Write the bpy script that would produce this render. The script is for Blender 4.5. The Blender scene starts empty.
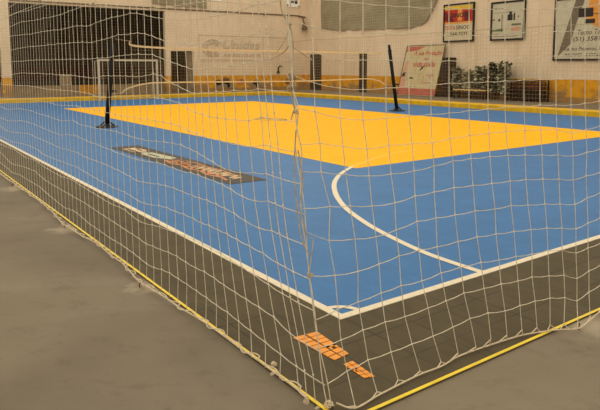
import bpy, math, random
from mathutils import Vector, Matrix

random.seed(7)
SC = bpy.context.scene
COL = SC.collection

# ---------------------------------------------------------------- camera
cam_data = bpy.data.cameras.new('camera')
cam_data.sensor_width = 36.0
cam_data.lens = 607.7 / 600.0 * 36.0
cam_data.shift_y = -(205 - 134.5) / 600.0   # the photograph is cropped at its top
cam_data.clip_start = 0.05
cam_data.clip_end = 300
cam = bpy.data.objects.new('camera', cam_data)
COL.objects.link(cam)
cam.location = (-2.537, -3.039, 1.681)
cam.rotation_euler = (math.pi / 2 - 0.111, 0, -0.625)
SC.camera = cam

# ---------------------------------------------------------------- world, lamps, exposure
SC.view_settings.view_transform = 'Standard'
SC.view_settings.look = 'None'
SC.view_settings.gamma = 1
SC.view_settings.use_curve_mapping = False
SC.view_settings.exposure = 0.0
world = bpy.data.worlds.new('hall_daylight')
SC.world = world
world.use_nodes = True
world.node_tree.nodes['Background'].inputs[0].default_value = (1.0, 0.94, 0.82, 1)
world.node_tree.nodes['Background'].inputs[1].default_value = 1.0
for lx, ly in ((2, 5), (14, 5), (2, 17), (14, 17), (6, 28), (19, 28)):
    ld = bpy.data.lights.new('hall_lamp', 'AREA')
    ld.shape = 'RECTANGLE'
    ld.size = 7.0
    ld.size_y = 3.0
    ld.energy = 150
    ld.color = (1.0, 0.92, 0.78)
    lo = bpy.data.objects.new('hall_lamp', ld)
    lo.location = (lx, ly, 9.0)
    COL.objects.link(lo)

# ---------------------------------------------------------------- materials
def s2l(c):
    return tuple((v / 255 / 12.92) if v / 255 <= 0.04045 else ((v / 255 + 0.055) / 1.055) ** 2.4 for v in c) + (1,)

def mat(name, rgb, rough=0.7, var=0.12, scale=6.0, spec=0.3, metal=0.0, rgb2=None, bump=0.0, detail=5, stretch=None):
    """plain procedural surface: base colour broken up by noise"""
    m = bpy.data.materials.new(name)
    m.use_nodes = True
    nt = m.node_tree
    b = nt.nodes['Principled BSDF']
    b.inputs['Roughness'].default_value = rough
    b.inputs['Specular IOR Level'].default_value = spec
    b.inputs['Metallic'].default_value = metal
    tc = nt.nodes.new('ShaderNodeTexCoord')
    mp = nt.nodes.new('ShaderNodeMapping')
    if stretch:
        mp.inputs['Scale'].default_value = stretch
    nz = nt.nodes.new('ShaderNodeTexNoise')
    nz.inputs['Scale'].default_value = scale
    nz.inputs['Detail'].default_value = detail
    mx = nt.nodes.new('ShaderNodeMix')
    mx.data_type = 'RGBA'
    a = s2l(rgb)
    c2 = s2l(rgb2) if rgb2 else tuple(v * (1 - 2 * var) for v in a[:3]) + (1,)
    mx.inputs[6].default_value = tuple(min(1, v * (1 + var)) for v in a[:3]) + (1,) if not rgb2 else a
    mx.inputs[7].default_value = c2
    rmp = nt.nodes.new('ShaderNodeMapRange')
    rmp.inputs[1].default_value = 0.3
    rmp.inputs[2].default_value = 0.7
    nt.links.new(tc.outputs['Object'], mp.inputs[0])
    nt.links.new(mp.outputs[0], nz.inputs['Vector'])
    nt.links.new(nz.outputs[0], rmp.inputs[0])
    nt.links.new(rmp.outputs[0], mx.inputs[0])
    nt.links.new(mx.outputs[2], b.inputs['Base Color'])
    if bump:
        bp = nt.nodes.new('ShaderNodeBump')
        bp.inputs['Strength'].default_value = bump
        bp.inputs['Distance'].default_value = 0.01
        nt.links.new(nz.outputs[0], bp.inputs['Height'])
        nt.links.new(bp.outputs[0], b.inputs['Normal'])
    m['bc'] = 1
    return m

def add_to_color(m, build):
    """insert extra colour nodes before the base colour; build(nt, coords, colour_socket) -> colour socket"""
    nt = m.node_tree
    b = nt.nodes['Principled BSDF']
    src = b.inputs['Base Color'].links[0].from_socket
    tc = [n for n in nt.nodes if n.bl_idname == 'ShaderNodeTexCoord'][0]
    out = build(nt, tc.outputs['Object'], src)
    nt.links.new(out, b.inputs['Base Color'])
    return m

def mixc(nt, fac, a, b):
    mx = nt.nodes.new('ShaderNodeMix')
    mx.data_type = 'RGBA'
    for sock, v in ((mx.inputs[0], fac), (mx.inputs[6], a), (mx.inputs[7], b)):
        if hasattr(v, 'links') or isinstance(v, bpy.types.NodeSocket):
            nt.links.new(v, sock)
        else:
            sock.default_value = v
    return mx.outputs[2]

def mth(nt, op, a, b=None, c=None, clamp=False):
    n = nt.nodes.new('ShaderNodeMath')
    n.operation = op
    n.use_clamp = clamp
    for i, v in enumerate((a, b, c)):
        if v is None:
            continue
        if isinstance(v, bpy.types.NodeSocket):
            nt.links.new(v, n.inputs[i])
        else:
            n.inputs[i].default_value = v
    return n.outputs[0]

def noise(nt, co, scale, detail=4, stretch=None, rough=0.5):
    if stretch:
        mp = nt.nodes.new('ShaderNodeMapping')
        mp.inputs['Scale'].default_value = stretch
        nt.links.new(co, mp.inputs[0])
        co = mp.outputs[0]
    n = nt.nodes.new('ShaderNodeTexNoise')
    n.inputs['Scale'].default_value = scale
    n.inputs['Detail'].default_value = detail
    n.inputs['Roughness'].default_value = rough
    nt.links.new(co, n.inputs['Vector'])
    return n.outputs[0]

def smooth(nt, v, lo, hi, a=0.0, b=1.0):
    n = nt.nodes.new('ShaderNodeMapRange')
    n.interpolation_type = 'SMOOTHSTEP'
    nt.links.new(v, n.inputs[0])
    n.inputs[1].default_value = lo
    n.inputs[2].default_value = hi
    n.inputs[3].default_value = a
    n.inputs[4].default_value = b
    return n.outputs[0]

def tile_seams(strength, dark, pitch=0.3333, w=0.006):
    def f(nt, co, src):
        sx = nt.nodes.new('ShaderNodeSeparateXYZ')
        nt.links.new(co, sx.inputs[0])
        fs = []
        for k in (0, 1):
            v = mth(nt, 'PINGPONG', sx.outputs[k], pitch / 2)
            fs.append(smooth(nt, v, 0.0, w, 1.0, 0.0))
        g = mth(nt, 'MAXIMUM', fs[0], fs[1])
        # seams show unevenly
        nn = smooth(nt, noise(nt, co, 1.3, 3), 0.35, 0.65)
        g = mth(nt, 'MULTIPLY', mth(nt, 'MULTIPLY', g, nn), strength)
        # every tile has its own faint tint
        wn = nt.nodes.new('ShaderNodeTexWhiteNoise')
        wn.noise_dimensions = '2D'
        sn = nt.nodes.new('ShaderNodeVectorMath')
        sn.operation = 'SNAP'
        nt.links.new(co, sn.inputs[0])
        sn.inputs[1].default_value = (pitch, pitch, pitch)
        nt.links.new(sn.outputs[0], wn.inputs['Vector'])
        tint = mth(nt, 'MULTIPLY', wn.outputs[0], 0.12)
        c1 = mixc(nt, tint, src, dark)
        # fine streaks across the boards of the floor
        st = smooth(nt, noise(nt, co, 14, 3, (1.0, 0.35, 1.0)), 0.45, 0.75)
        c1 = mixc(nt, mth(nt, 'MULTIPLY', st, 0.22), c1, dark)
        return mixc(nt, g, c1, dark)
    return f

M = {}
M['concrete'] = mat('concrete', (131, 118, 98), 0.8, 0.10, 1.1, 0.15, rgb2=(113, 101, 83), bump=0.15, detail=8)
def conc(nt, co, src):
    a = smooth(nt, noise(nt, co, 3.4, 10, (1.8, 1, 1), 0.7), 0.54, 0.74)
    c = mixc(nt, mth(nt, 'MULTIPLY', a, 0.6), src, s2l((98, 86, 70)))
    b2 = smooth(nt, noise(nt, co, 0.45, 4, (1, 0.6, 1)), 0.42, 0.7)
    c = mixc(nt, mth(nt, 'MULTIPLY', b2, 0.35), c, s2l((148, 132, 104)))
    m0 = nt.nodes.new('ShaderNodeMapping'); m0.inputs['Rotation'].default_value = (0, 0, .62)
    mp = nt.nodes.new('ShaderNodeMapping'); mp.inputs['Scale'].default_value = (.9, 1.7, 1)
    nt.links.new(co, m0.inputs[0]); nt.links.new(m0.outputs[0], mp.inputs[0])
    tr = smooth(nt, noise(nt, mp.outputs[0], 4.5, 10, None, 0.7), 0.52, 0.7)
    c = mixc(nt, mth(nt, 'MULTIPLY', tr, 0.30), c, s2l((92, 80, 64)))
    tr2 = smooth(nt, noise(nt, mp.outputs[0], 1.4, 6), 0.52, 0.7)
    c = mixc(nt, mth(nt, 'MULTIPLY', tr2, 0.22), c, s2l((150, 137, 116)))
    # pale cement stains where the net hooks are set
    wob = mth(nt, 'MULTIPLY', mth(nt, 'SUBTRACT', noise(nt, co, 7, 4), 0.5), 0.35)
    for hx, hy, hr in ((-.85, 3.44, .27), (-.84, 1.34, .20), (-.85, 6.1, .28), (1.25, -1.02, .36)):
        vd = nt.nodes.new('ShaderNodeVectorMath'); vd.operation = 'DISTANCE'
        nt.links.new(co, vd.inputs[0]); vd.inputs[1].default_value = (hx, hy, -.02)
        dd = mth(nt, 'ADD', vd.outputs['Value'], wob)
        c = mixc(nt, smooth(nt, dd, 0, hr, .55, 0), c, s2l((196, 178, 148)))
    d = smooth(nt, noise(nt, co, 30, 4), 0.66, 0.78)
    return mixc(nt, mth(nt, 'MULTIPLY', d, 0.4), c, s2l((90, 78, 62)))
add_to_color(M['concrete'], conc)
M['tile_brown'] = add_to_color(mat('brown_court_tile', (91, 79, 55), 0.7, 0.08, 3, 0.15, bump=0.05), tile_seams(0.95, s2l((50, 42, 28)), w=0.008))
M['tile_blue'] = add_to_color(mat('blue_court_tile', (54, 112, 164), 0.5, 0.05, 2.5, 0.2, bump=0.03), tile_seams(0.35, s2l((42, 82, 128))))
M['tile_yellow'] = add_to_color(mat('yellow_court_tile', (252, 182, 4), 0.6, 0.02, 2.5, 0.08), tile_seams(0.12, s2l((215, 145, 10))))
M['line_white'] = mat('white_line_paint', (232, 214, 180), 0.55, 0.04, 20)
M['line_yellow'] = mat('yellow_edge_strip', (248, 212, 48), 0.5, 0.08, 9)
M['kerb'] = mat('yellow_kerb_paint', (238, 184, 8), 0.6, 0.14, 3.5, rgb2=(204, 152, 16))
M['cord'] = mat('white_net_cord', (222, 207, 178), 0.8, 0.12, 30)
M['cord_dirty'] = mat('worn_net_cord', (188, 172, 140), 0.85, 0.2, 12)
M['cord_far'] = mat('grey_net_cord', (166, 146, 112), 0.85, 0.1, 12)
M['rope'] = mat('white_border_rope', (222, 204, 172), 0.8, 0.2, 40, rgb2=(200, 176, 140))
M['rope_old'] = mat('aged_bundle_rope', (196, 178, 148), 0.85, 0.2, 25, rgb2=(160, 138, 106))
M['mortar'] = mat('pale_mortar', (164, 148, 120), 0.9, 0.1, 9, rgb2=(146, 130, 104), bump=0.4)
M['rust'] = mat('rusted_hook_steel', (96, 66, 44), 0.7, 0.3, 30, metal=0.4)
M['figure_brown'] = mat('figure_brown_paint', (112, 76, 44), 0.8, 0.3, 6)
M['figure_red'] = mat('figure_red_paint', (196, 122, 70), 0.8, 0.2, 6)
M['black'] = mat('black_padding', (15, 12, 11), 0.7, 0.2, 10)
M['black_metal'] = mat('black_painted_metal', (20, 17, 15), 0.5, 0.2, 14)
M['goal'] = mat('white_goal_tube', (206, 190, 160), 0.45, 0.08, 12)
M['tape'] = mat('cream_net_tape', (218, 194, 148), 0.7, 0.06, 8)
M['orange'] = mat('orange_print', (242, 154, 52), 0.55, 0.08, 20)
M['print_dark'] = mat('dark_printed_mat', (70, 60, 46), 0.6, 0.1, 8)
M['print_orange'] = mat('orange_script_print', (205, 132, 78), 0.6, 0.15, 30)
M['print_cream'] = mat('cream_script_print', (222, 186, 140), 0.6, 0.12, 30)
M['print_green'] = mat('pale_green_print', (190, 186, 152), 0.6, 0.12, 20)
M['print_navy'] = mat('faded_navy_print', (120, 104, 70), 0.6, 0.1, 20)
M['dark'] = mat('shaded_interior_plaster', (84, 66, 46), 0.9, 0.25, 1.4)  # darkness of the unlit gate room is put into this colour
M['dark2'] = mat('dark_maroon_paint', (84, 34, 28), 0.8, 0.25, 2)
M['lowwall'] = mat('dusty_low_wall_plaster', (158, 132, 96), 0.9, 0.12, 2.4, rgb2=(130, 106, 76))
M['ochre'] = mat('ochre_paint', (196, 132, 20), 0.75, 0.12, 2)
M['pale'] = mat('pale_grey_enamel', (170, 160, 132), 0.6, 0.1, 8)
M['door_grey'] = mat('grey_brown_door_leaf', (128, 110, 84), 0.7, 0.15, 3)
M['door_dark'] = mat('dark_brown_door', (44, 34, 26), 0.8, 0.25, 3)
M['conduit'] = mat('grey_conduit', (122, 104, 76), 0.5, 0.15, 6, metal=0.2)
M['frame_black'] = mat('black_sign_frame', (34, 29, 24), 0.5, 0.15, 12)
M['board'] = mat('cream_sign_board', (208, 192, 154), 0.6, 0.05, 4)
M['board_white'] = mat('pale_sign_board', (198, 188, 158), 0.6, 0.06, 4)
M['board_old'] = mat('faded_cream_board', (204, 184, 136), 0.7, 0.10, 3, rgb2=(186, 166, 124))
M['white'] = mat('white_poster', (245, 240, 225), 0.6, 0.02, 8)
M['red'] = mat('red_print', (190, 52, 34), 0.6, 0.1, 6)
M['red_dark'] = mat('deep_red_print', (120, 28, 26), 0.6, 0.15, 6)
M['red_faded'] = mat('faded_red_print', (190, 104, 84), 0.7, 0.14, 4, rgb2=(168, 84, 66))
M['yellow_print'] = mat('yellow_print', (226, 186, 62), 0.6, 0.1, 6)
M['orange_print2'] = mat('soft_orange_print', (226, 152, 66), 0.6, 0.08, 5)
M['ink'] = mat('dark_ink', (52, 42, 34), 0.6, 0.1, 8)
M['ink_grey'] = mat('grey_ink', (118, 104, 82), 0.6, 0.1, 8)
M['ink_faded'] = mat('faded_wall_paint', (206, 184, 156), 0.8, 0.1, 8)
M['ink_green'] = mat('green_ink', (96, 116, 70), 0.6, 0.1, 8)
M['ink_pink'] = mat('pink_ink', (206, 152, 122), 0.6, 0.1, 8)
M['leaf'] = mat('dark_leaf', (82, 80, 54), 0.6, 0.3, 8)
M['leaf_pale'] = mat('pale_variegated_leaf', (222, 212, 178), 0.6, 0.15, 14, rgb2=(152, 146, 110))
M['stem'] = mat('brown_stem', (84, 66, 40), 0.8, 0.2, 10)
M['pot'] = mat('clay_pot', (112, 84, 56), 0.8, 0.2, 8)
M['wood'] = mat('worn_bench_wood', (226, 182, 118), 0.65, 0.12, 5, stretch=(1, 6, 1))
M['wood_dark'] = mat('dark_stained_wood', (58, 38, 26), 0.7, 0.3, 4, stretch=(1, 5, 1))
M['crate_red'] = mat('dark_red_crate', (98, 46, 32), 0.7, 0.2, 6)

# mesh / shade cloth: woven grid
M['cloth'] = mat('grey_shade_cloth', (152, 140, 110), 0.9, 0.12, 1.6, rgb2=(130, 118, 90))
def weave(nt, co, src):
    sx = nt.nodes.new('ShaderNodeSeparateXYZ')
    nt.links.new(co, sx.inputs[0])
    h = mth(nt, 'ADD', sx.outputs[0], sx.outputs[1])
    a = smooth(nt, mth(nt, 'PINGPONG', h, 0.09), 0.0, 0.02, 1, 0)
    b = smooth(nt, mth(nt, 'PINGPONG', sx.outputs[2], 0.09), 0.0, 0.02, 1, 0)
    g = mth(nt, 'MULTIPLY', mth(nt, 'MAXIMUM', a, b), 0.55)
    return mixc(nt, g, src, s2l((188, 170, 136)))
add_to_color(M['cloth'], weave)

# walls: cream render over an ochre dado with a dirty foot
def wall_mat(name, dado):
    m = mat(name, (232, 208, 176), 0.85, 0.05, 0.8, 0.2, rgb2=(220, 196, 162), bump=0.05)
    def f(nt, co, src):
        sx = nt.nodes.new('ShaderNodeSeparateXYZ')
        nt.links.new(co, sx.inputs[0])
        z = sx.outputs[2]
        h = mth(nt, 'ADD', sx.outputs[0], sx.outputs[1])
        # hairline panel joints and rain streaks
        seam = smooth(nt, mth(nt, 'PINGPONG', h, 0.82), 0.0, 0.03, 1, 0)
        st = smooth(nt, noise(nt, co, 1.7, 5, (1.4, 1.4, 0.12)), 0.52, 0.78)
        c = mixc(nt, mth(nt, 'MULTIPLY', seam, 0.22), src, s2l((180, 152, 118)))
        c = mixc(nt, mth(nt, 'MULTIPLY', st, 0.4), c, s2l((196, 168, 124)))
        sp = smooth(nt, noise(nt, co, 5.5, 3), 0.70, 0.74)
        c = mixc(nt, mth(nt, 'MULTIPLY', sp, 0.5), c, s2l((120, 96, 66)))
        # dado
        on = smooth(nt, z, dado - 0.02, dado + 0.02, 1, 0)
        worn = smooth(nt, noise(nt, co, 1.1, 5, (1, 1, 1.6)), 0.50, 0.62)
        zlow = smooth(nt, z, 0.35, 0.8, 1, 0)
        dcol = mixc(nt, smooth(nt, noise(nt, co, 3.0, 4), 0.4, 0.7), s2l((224, 156, 24)), s2l((196, 132, 28)))
        dcol = mixc(nt, mth(nt, 'MULTIPLY', mth(nt, 'MAXIMUM', mth(nt, 'MULTIPLY', worn, zlow), smooth(nt, z, 0.18, 0.3, 0.9, 0)), 0.85), dcol, s2l((140, 112, 78)))
        return mixc(nt, on, c, dcol)
    return add_to_color(m, f)
M['wall'] = wall_mat('cream_wall_with_ochre_dado', 1.08)

# ---------------------------------------------------------------- geometry helpers
class G:
    def __init__(self):
        self.v, self.f, self.mi = [], [], []
    def quad(self, pts, mi=0):
        n = len(self.v)
        self.v += [tuple(p) for p in pts]
        self.f.append(tuple(range(n, n + len(pts))))
        self.mi.append(mi)
    def box(self, x0, y0, z0, x1, y1, z1, mi=0):
        n = len(self.v)
        self.v += [(x0, y0, z0), (x1, y0, z0), (x1, y1, z0), (x0, y1, z0), (x0, y0, z1), (x1, y0, z1), (x1, y1, z1), (x0, y1, z1)]
        for q in ((0, 3, 2, 1), (4, 5, 6, 7), (0, 1, 5, 4), (1, 2, 6, 5), (2, 3, 7, 6), (3, 0, 4, 7)):
            self.f.append(tuple(n + k for k in q))
            self.mi.append(mi)
    def tube(self, pts, r, sides=5, mi=0, r2=None, cap=True):
        pts = [Vector(p) for p in pts]
        if len(pts) < 2:
            return
        n0 = len(self.v)
        prev = None
        N = len(pts)
        for i, p in enumerate(pts):
            t = (pts[min(i + 1, N - 1)] - pts[max(i - 1, 0)])
            if t.length < 1e-9:
                t = Vector((0, 0, 1))
            t.normalize()
            if prev is None:
                a = t.orthogonal().normalized()
            else:
                a = prev - t * prev.dot(t)
                a = a.normalized() if a.length > 1e-6 else t.orthogonal().normalized()
            prev = a
            b = t.cross(a)
            rr = r if r2 is None else r + (r2 - r) * i / (N - 1)
            for k in range(sides):
                w = 2 * math.pi * k / sides
                self.v.append(tuple(p + a * math.cos(w) * rr + b * math.sin(w) * rr))
        for i in range(N - 1):
            for k in range(sides):
                k2 = (k + 1) % sides
                self.f.append((n0 + i * sides + k, n0 + i * sides + k2, n0 + (i + 1) * sides + k2, n0 + (i + 1) * sides + k))
                self.mi.append(mi)
        if cap:
            self.f.append(tuple(n0 + k for k in reversed(range(sides))))
            self.f.append(tuple(n0 + (N - 1) * sides + k for k in range(sides)))
            self.mi += [mi, mi]
    def knot(self, p, r, mi=0):
        n = len(self.v)
        x, y, z = p
        self.v += [(x + r, y, z), (x - r, y, z), (x, y + r, z), (x, y - r, z), (x, y, z + r), (x, y, z - r)]
        for q in ((0, 2, 4), (2, 1, 4), (1, 3, 4), (3, 0, 4), (2, 0, 5), (1, 2, 5), (3, 1, 5), (0, 3, 5)):
            self.f.append(tuple(n + k for k in q))
            self.mi.append(mi)
    def lathe(self, prof, c=(0, 0, 0), seg=24, mi=0):
        n0 = len(self.v)
        for r, z in prof:
            for k in range(seg):
                w = 2 * math.pi * k / seg
                self.v.append((c[0] + r * math.cos(w), c[1] + r * math.sin(w), c[2] + z))
        for i in range(len(prof) - 1):
            for k in range(seg):
                k2 = (k + 1) % seg
                self.f.append((n0 + i * seg + k, n0 + i * seg + k2, n0 + (i + 1) * seg + k2, n0 + (i + 1) * seg + k))
                self.mi.append(mi)
    def make(self, name, mats, parent=None, bevel=0, smooth_=False):
        me = bpy.data.meshes.new(name)
        me.from_pydata(self.v, [], self.f)
        if not isinstance(mats, (list, tuple)):
            mats = [mats]
        for m in mats:
            me.materials.append(m)
        me.polygons.foreach_set('material_index', self.mi)
        if smooth_:
            me.polygons.foreach_set('use_smooth', [True] * len(self.f))
        me.update()
        o = bpy.data.objects.new(name, me)
        COL.objects.link(o)
        if parent:
            o.parent = parent
        if bevel:
            md = o.modifiers.new('bevel', 'BEVEL')
            md.width = bevel
            md.segments = 2
            md.limit_method = 'ANGLE'
        return o

def tag(o, label=None, cat=None, group=None, kind=None):
    if label: o['label'] = label
    if cat: o['category'] = cat
    if group: o['group'] = group
    if kind: o['kind'] = kind
    return o

def empty(name, loc, label, cat, group=None):
    e = bpy.data.objects.new(name, None)
    e.empty_display_size = 0.2
    e.location = loc
    COL.objects.link(e)
    return tag(e, label, cat, group)

def keep_world(o, parent):
    """parent without moving: geometry was written in world coordinates"""
    o.parent = parent
    o.matrix_parent_inverse = Matrix.Translation(parent.location).inverted()
    return o

def struct(o):
    o['kind'] = 'structure'
    return o

def text_geo(body, size_w, size_h, origin, ux, uy, shear=0.0, bold=0.0, depth=0.004):
    """lettering fitted in a size_w x size_h box whose lower-left is origin; ux, uy are unit axes"""
    cu = bpy.data.curves.new('lettering', 'FONT')
    cu.body = body
    cu.shear = shear
    cu.offset = bold
    cu.resolution_u = 2
    ob = bpy.data.objects.new('lettering', cu)
    COL.objects.link(ob)
    dg = bpy.context.evaluated_depsgraph_get()
    me = bpy.data.meshes.new_from_object(ob.evaluated_get(dg))
    bpy.data.objects.remove(ob)
    xs = [v.co.x for v in me.vertices]
    ys = [v.co.y for v in me.vertices]
    x0, x1, y0, y1 = min(xs), max(xs), min(ys), max(ys)
    ux, uy, og = Vector(ux), Vector(uy), Vector(origin)
    nn = ux.cross(uy).normalized() * depth
    vs = [og + ux * ((v.co.x - x0) / (x1 - x0) * size_w) + uy * ((v.co.y - y0) / (y1 - y0) * size_h) + nn for v in me.vertices]
    fs = [tuple(p.vertices) for p in me.polygons]
    bpy.data.meshes.remove(me)
    return vs, fs

def add_text(g, body, w, h, origin, ux, uy, mi=0, **k):
    vs, fs = text_geo(body, w, h, origin, ux, uy, **k)
    n = len(g.v)
    g.v += [tuple(v) for v in vs]
    for f in fs:
        g.f.append(tuple(n + i for i in f))
        g.mi.append(mi)

def add_line(e, body, w, h, origin, ux, uy, mi=0, **k):
    g = G(); add_text(g, body, w, h, origin, ux, uy, 0, **k)
    keep_world(g.make('lettering', (M['ink'], M['red'])[mi]), e)

def smooth_path(pts, n=6):
    pts = [Vector(p) for p in pts]
    out = []
    for i in range(len(pts) - 1):
        p0 = pts[max(i - 1, 0)]; p1 = pts[i]; p2 = pts[i + 1]; p3 = pts[min(i + 2, len(pts) - 1)]
        for k in range(n):
            t = k / n
            out.append(0.5 * ((2 * p1) + (p2 - p0) * t + (2 * p0 - 5 * p1 + 4 * p2 - p3) * t * t + (3 * p1 - p0 - 3 * p2 + p3) * t ** 3))
    out.append(pts[-1])
    return out

# ---------------------------------------------------------------- floor and court
XR, YE = 17.42, 27.62          # inner faces of the far kerb
g = G(); g.quad([(-14, -12, -0.01), (24.7, -12, -0.01), (24.7, 34, -0.01), (-14, 34, -0.01)])
g.quad([(-14, 34, -0.01), (24.7, 34, -0.01), (24.7, 42, -0.01), (-14, 42, -0.01)])
struct(g.make('floor', M['concrete']))
g = G(); g.box(-0.79, -0.965, -0.009, XR, YE, 0.0)
struct(g.make('floor_court_border', M['tile_brown']))
g = G(); g.box(0, 0, 0.0, XR, YE, 0.0015)
struct(g.make('floor_court_field', M['tile_blue']))
g = G(); g.box(4.065, 4.517, 0.0015, 13.05, 22.526, 0.003)
struct(g.make('floor_court_centre', M['tile_yellow']))

# white boundary lines, quarter circle and penalty arc
def ribbon(g, pts, w, z, mi=0):
    L = []
    for i, p in enumerate(pts):
        a = pts[max(i - 1, 0)]; b = pts[min(i + 1, len(pts) - 1)]
        t = Vector((b[0] - a[0], b[1] - a[1])).normalized()
        n = Vector((-t.y, t.x)) * (w / 2)
        L.append(((p[0] + n.x, p[1] + n.y), (p[0] - n.x, p[1] - n.y)))
    for i in range(len(L) - 1):
        a, b = L[i]; c, d = L[i + 1]
        g.quad([(a[0], a[1], z), (b[0], b[1], z), (d[0], d[1], z), (c[0], c[1], z)], mi)
g = G()
g.box(-0.035, -0.035, 0.0, 0.028, YE, 0.0045)
g.box(0.028, -0.035, 0.0, XR, 0.028, 0.0045)
ribbon(g, [(0.165 * math.cos(t), 0.165 * math.sin(t)) for t in [k * math.pi / 40 for k in range(21)]], 0.045, 0.0046)
struct(g.make('trim_1', M['line_white']))
arc = [(1.507, 0.0), (1.505, 0.34), (1.525, 0.66), (1.60, 1.05), (1.73, 1.55), (1.90, 2.02), (2.09, 2.45), (2.36, 2.92), (2.62, 3.30), (2.92, 3.68), (3.25, 4.02), (3.60, 4.32), (4.0, 4.60), (4.15, 4.70)]
ap = [(p.x, p.y) for p in smooth_path([(a, b, 0) for a, b in arc], 5)]
g = G(); ribbon(g, ap, 0.07, 0.0047)
struct(g.make('trim_2', M['line_white']))
M['line_faint'] = mat('faded_line_on_yellow', (250, 190, 40), 0.55, 0.03, 9)
g = G(); ribbon(g, [(p.x, p.y) for p in smooth_path([(4.15, 4.70, 0), (5.03, 5.12, 0), (5.9, 5.45, 0), (6.6, 5.52, 0)], 5)], 0.07, 0.0047)
struct(g.make('trim_3', M['line_faint']))
# yellow edge strip round the mat
g = G(); g.box(-0.788, -0.963, -0.01, -0.768, YE, 0.003); g.box(-0.768, -0.963, -0.01, XR, -0.943, 0.003)
struct(g.make('trim_4', M['line_yellow']))
# far yellow kerb
g = G(); g.box(-12, YE, -0.02, XR + 0.75, YE + 0.85, 0.18); g.box(XR, -4, -0.02, XR + 0.85, YE, 0.18)
struct(g.make('trim_5', M['kerb'], bevel=0.015))

# emblem at the centre spot
g = G()
ribbon(g, [(8.1 + 0.42 * math.cos(t), 13.3 + 0.62 * math.sin(t)) for t in [k * math.pi / 16 for k in range(33)]], 0.07, 0.005)
ribbon(g, [(7.95, 13.75), (8.15, 13.2), (8.3, 12.85)], 0.16, 0.0052)
struct(g.make('trim_6', M['print_navy']))

# ---------------------------------------------------------------- walls
YW, XW, HW = 34.0, 24.7, 8.6
T = 0.3
g = G()
def wseg(x0, x1, z0, z1): g.box(x0, YW, z0, x1, YW + T, z1)
wseg(-14, 2.25, -0.02, HW)
wseg(2.25, 3.86, 2.7, HW)
wseg(3.86, 4.36, -0.02, HW)
wseg(4.36, 13.52, 5.22, HW)
wseg(13.52, 13.88, -0.02, HW)
wseg(13.88, 15.5, 2.7, HW)
wseg(15.5, XW, -0.02, HW)
struct(g.make('wall_back', M['wall']))
g = G()
def wy(y0, y1, z0, z1): g.box(XW, y0, z0, XW + T, y1, z1)
wy(-12, 27.15, -0.02, HW); wy(27.15, 27.95, 2.56, HW); wy(27.95, 32.05, -0.02, HW); wy(32.05, 33.45, 2.6, HW); wy(33.45, YW + T, -0.02, HW)
struct(g.make('wall_right', M['wall']))
# room seen through the big gate opening
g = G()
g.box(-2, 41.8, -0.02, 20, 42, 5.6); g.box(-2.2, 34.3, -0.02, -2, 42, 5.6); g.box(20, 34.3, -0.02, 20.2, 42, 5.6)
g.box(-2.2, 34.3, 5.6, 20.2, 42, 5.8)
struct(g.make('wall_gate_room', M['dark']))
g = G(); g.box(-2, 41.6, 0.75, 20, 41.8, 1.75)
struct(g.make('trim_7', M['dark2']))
g = G(); g.box(3.0, 34.9, -0.02, 8.25, 35.1, 0.57, 0); g.box(8.25, 34.9, -0.02, 9.5, 35.1, 0.57, 1); g.box(9.5, 34.9, -0.02, 16.0, 35.1, 0.57, 0)
struct(g.make('wall_low', [M['lowwall'], M['ochre']]))
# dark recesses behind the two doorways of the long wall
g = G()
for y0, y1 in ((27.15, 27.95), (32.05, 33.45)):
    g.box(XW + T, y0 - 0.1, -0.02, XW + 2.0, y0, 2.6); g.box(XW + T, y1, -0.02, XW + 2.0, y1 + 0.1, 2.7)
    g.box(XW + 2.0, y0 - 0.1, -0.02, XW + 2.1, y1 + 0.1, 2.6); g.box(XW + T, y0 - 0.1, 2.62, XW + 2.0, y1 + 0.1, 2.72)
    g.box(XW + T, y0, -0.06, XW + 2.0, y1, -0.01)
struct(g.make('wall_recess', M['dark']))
# door leaf standing ajar in the end-wall doorway
dr = bpy.data.objects.new('door_1', None); dr.location = (15.52, 34.1, 0); COL.objects.link(dr); struct(dr)
g = G(); g.box(14.98, 34.06, 0.0, 15.54, 34.11, 2.62)
leaf = g.make('door_leaf', M['door_grey'], bevel=0.006); keep_world(leaf, dr)
g = G(); g.tube([(15.05, 34.05, 1.05), (15.05, 33.99, 1.05), (15.15, 33.99, 1.05)], 0.012, 8)
keep_world(g.make('door_handle', M['conduit']), dr)
for k, (y0, y1, h) in enumerate(((27.15, 27.95, 2.56), (32.05, 33.45, 2.6))):
    g = G(); g.box(24.72, y0 + .01, -.01, 24.78, y1 - .01, h - .01)
    d = struct(g.make('door_%d' % (k + 2), M['door_dark']))
    g = G(); g.tube([(24.72, y0 + .12, 1.05), (24.66, y0 + .12, 1.05), (24.66, y0 + .24, 1.05)], .012, 8)
    g.make('door_handle', M['conduit'], d)

# bright window strip high on the end wall
g = G(); g.box(16.62, 33.97, 6.07, 17.6, 34.0, 6.6, 0)
struct(g.make('window_1', M['white']))

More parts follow.
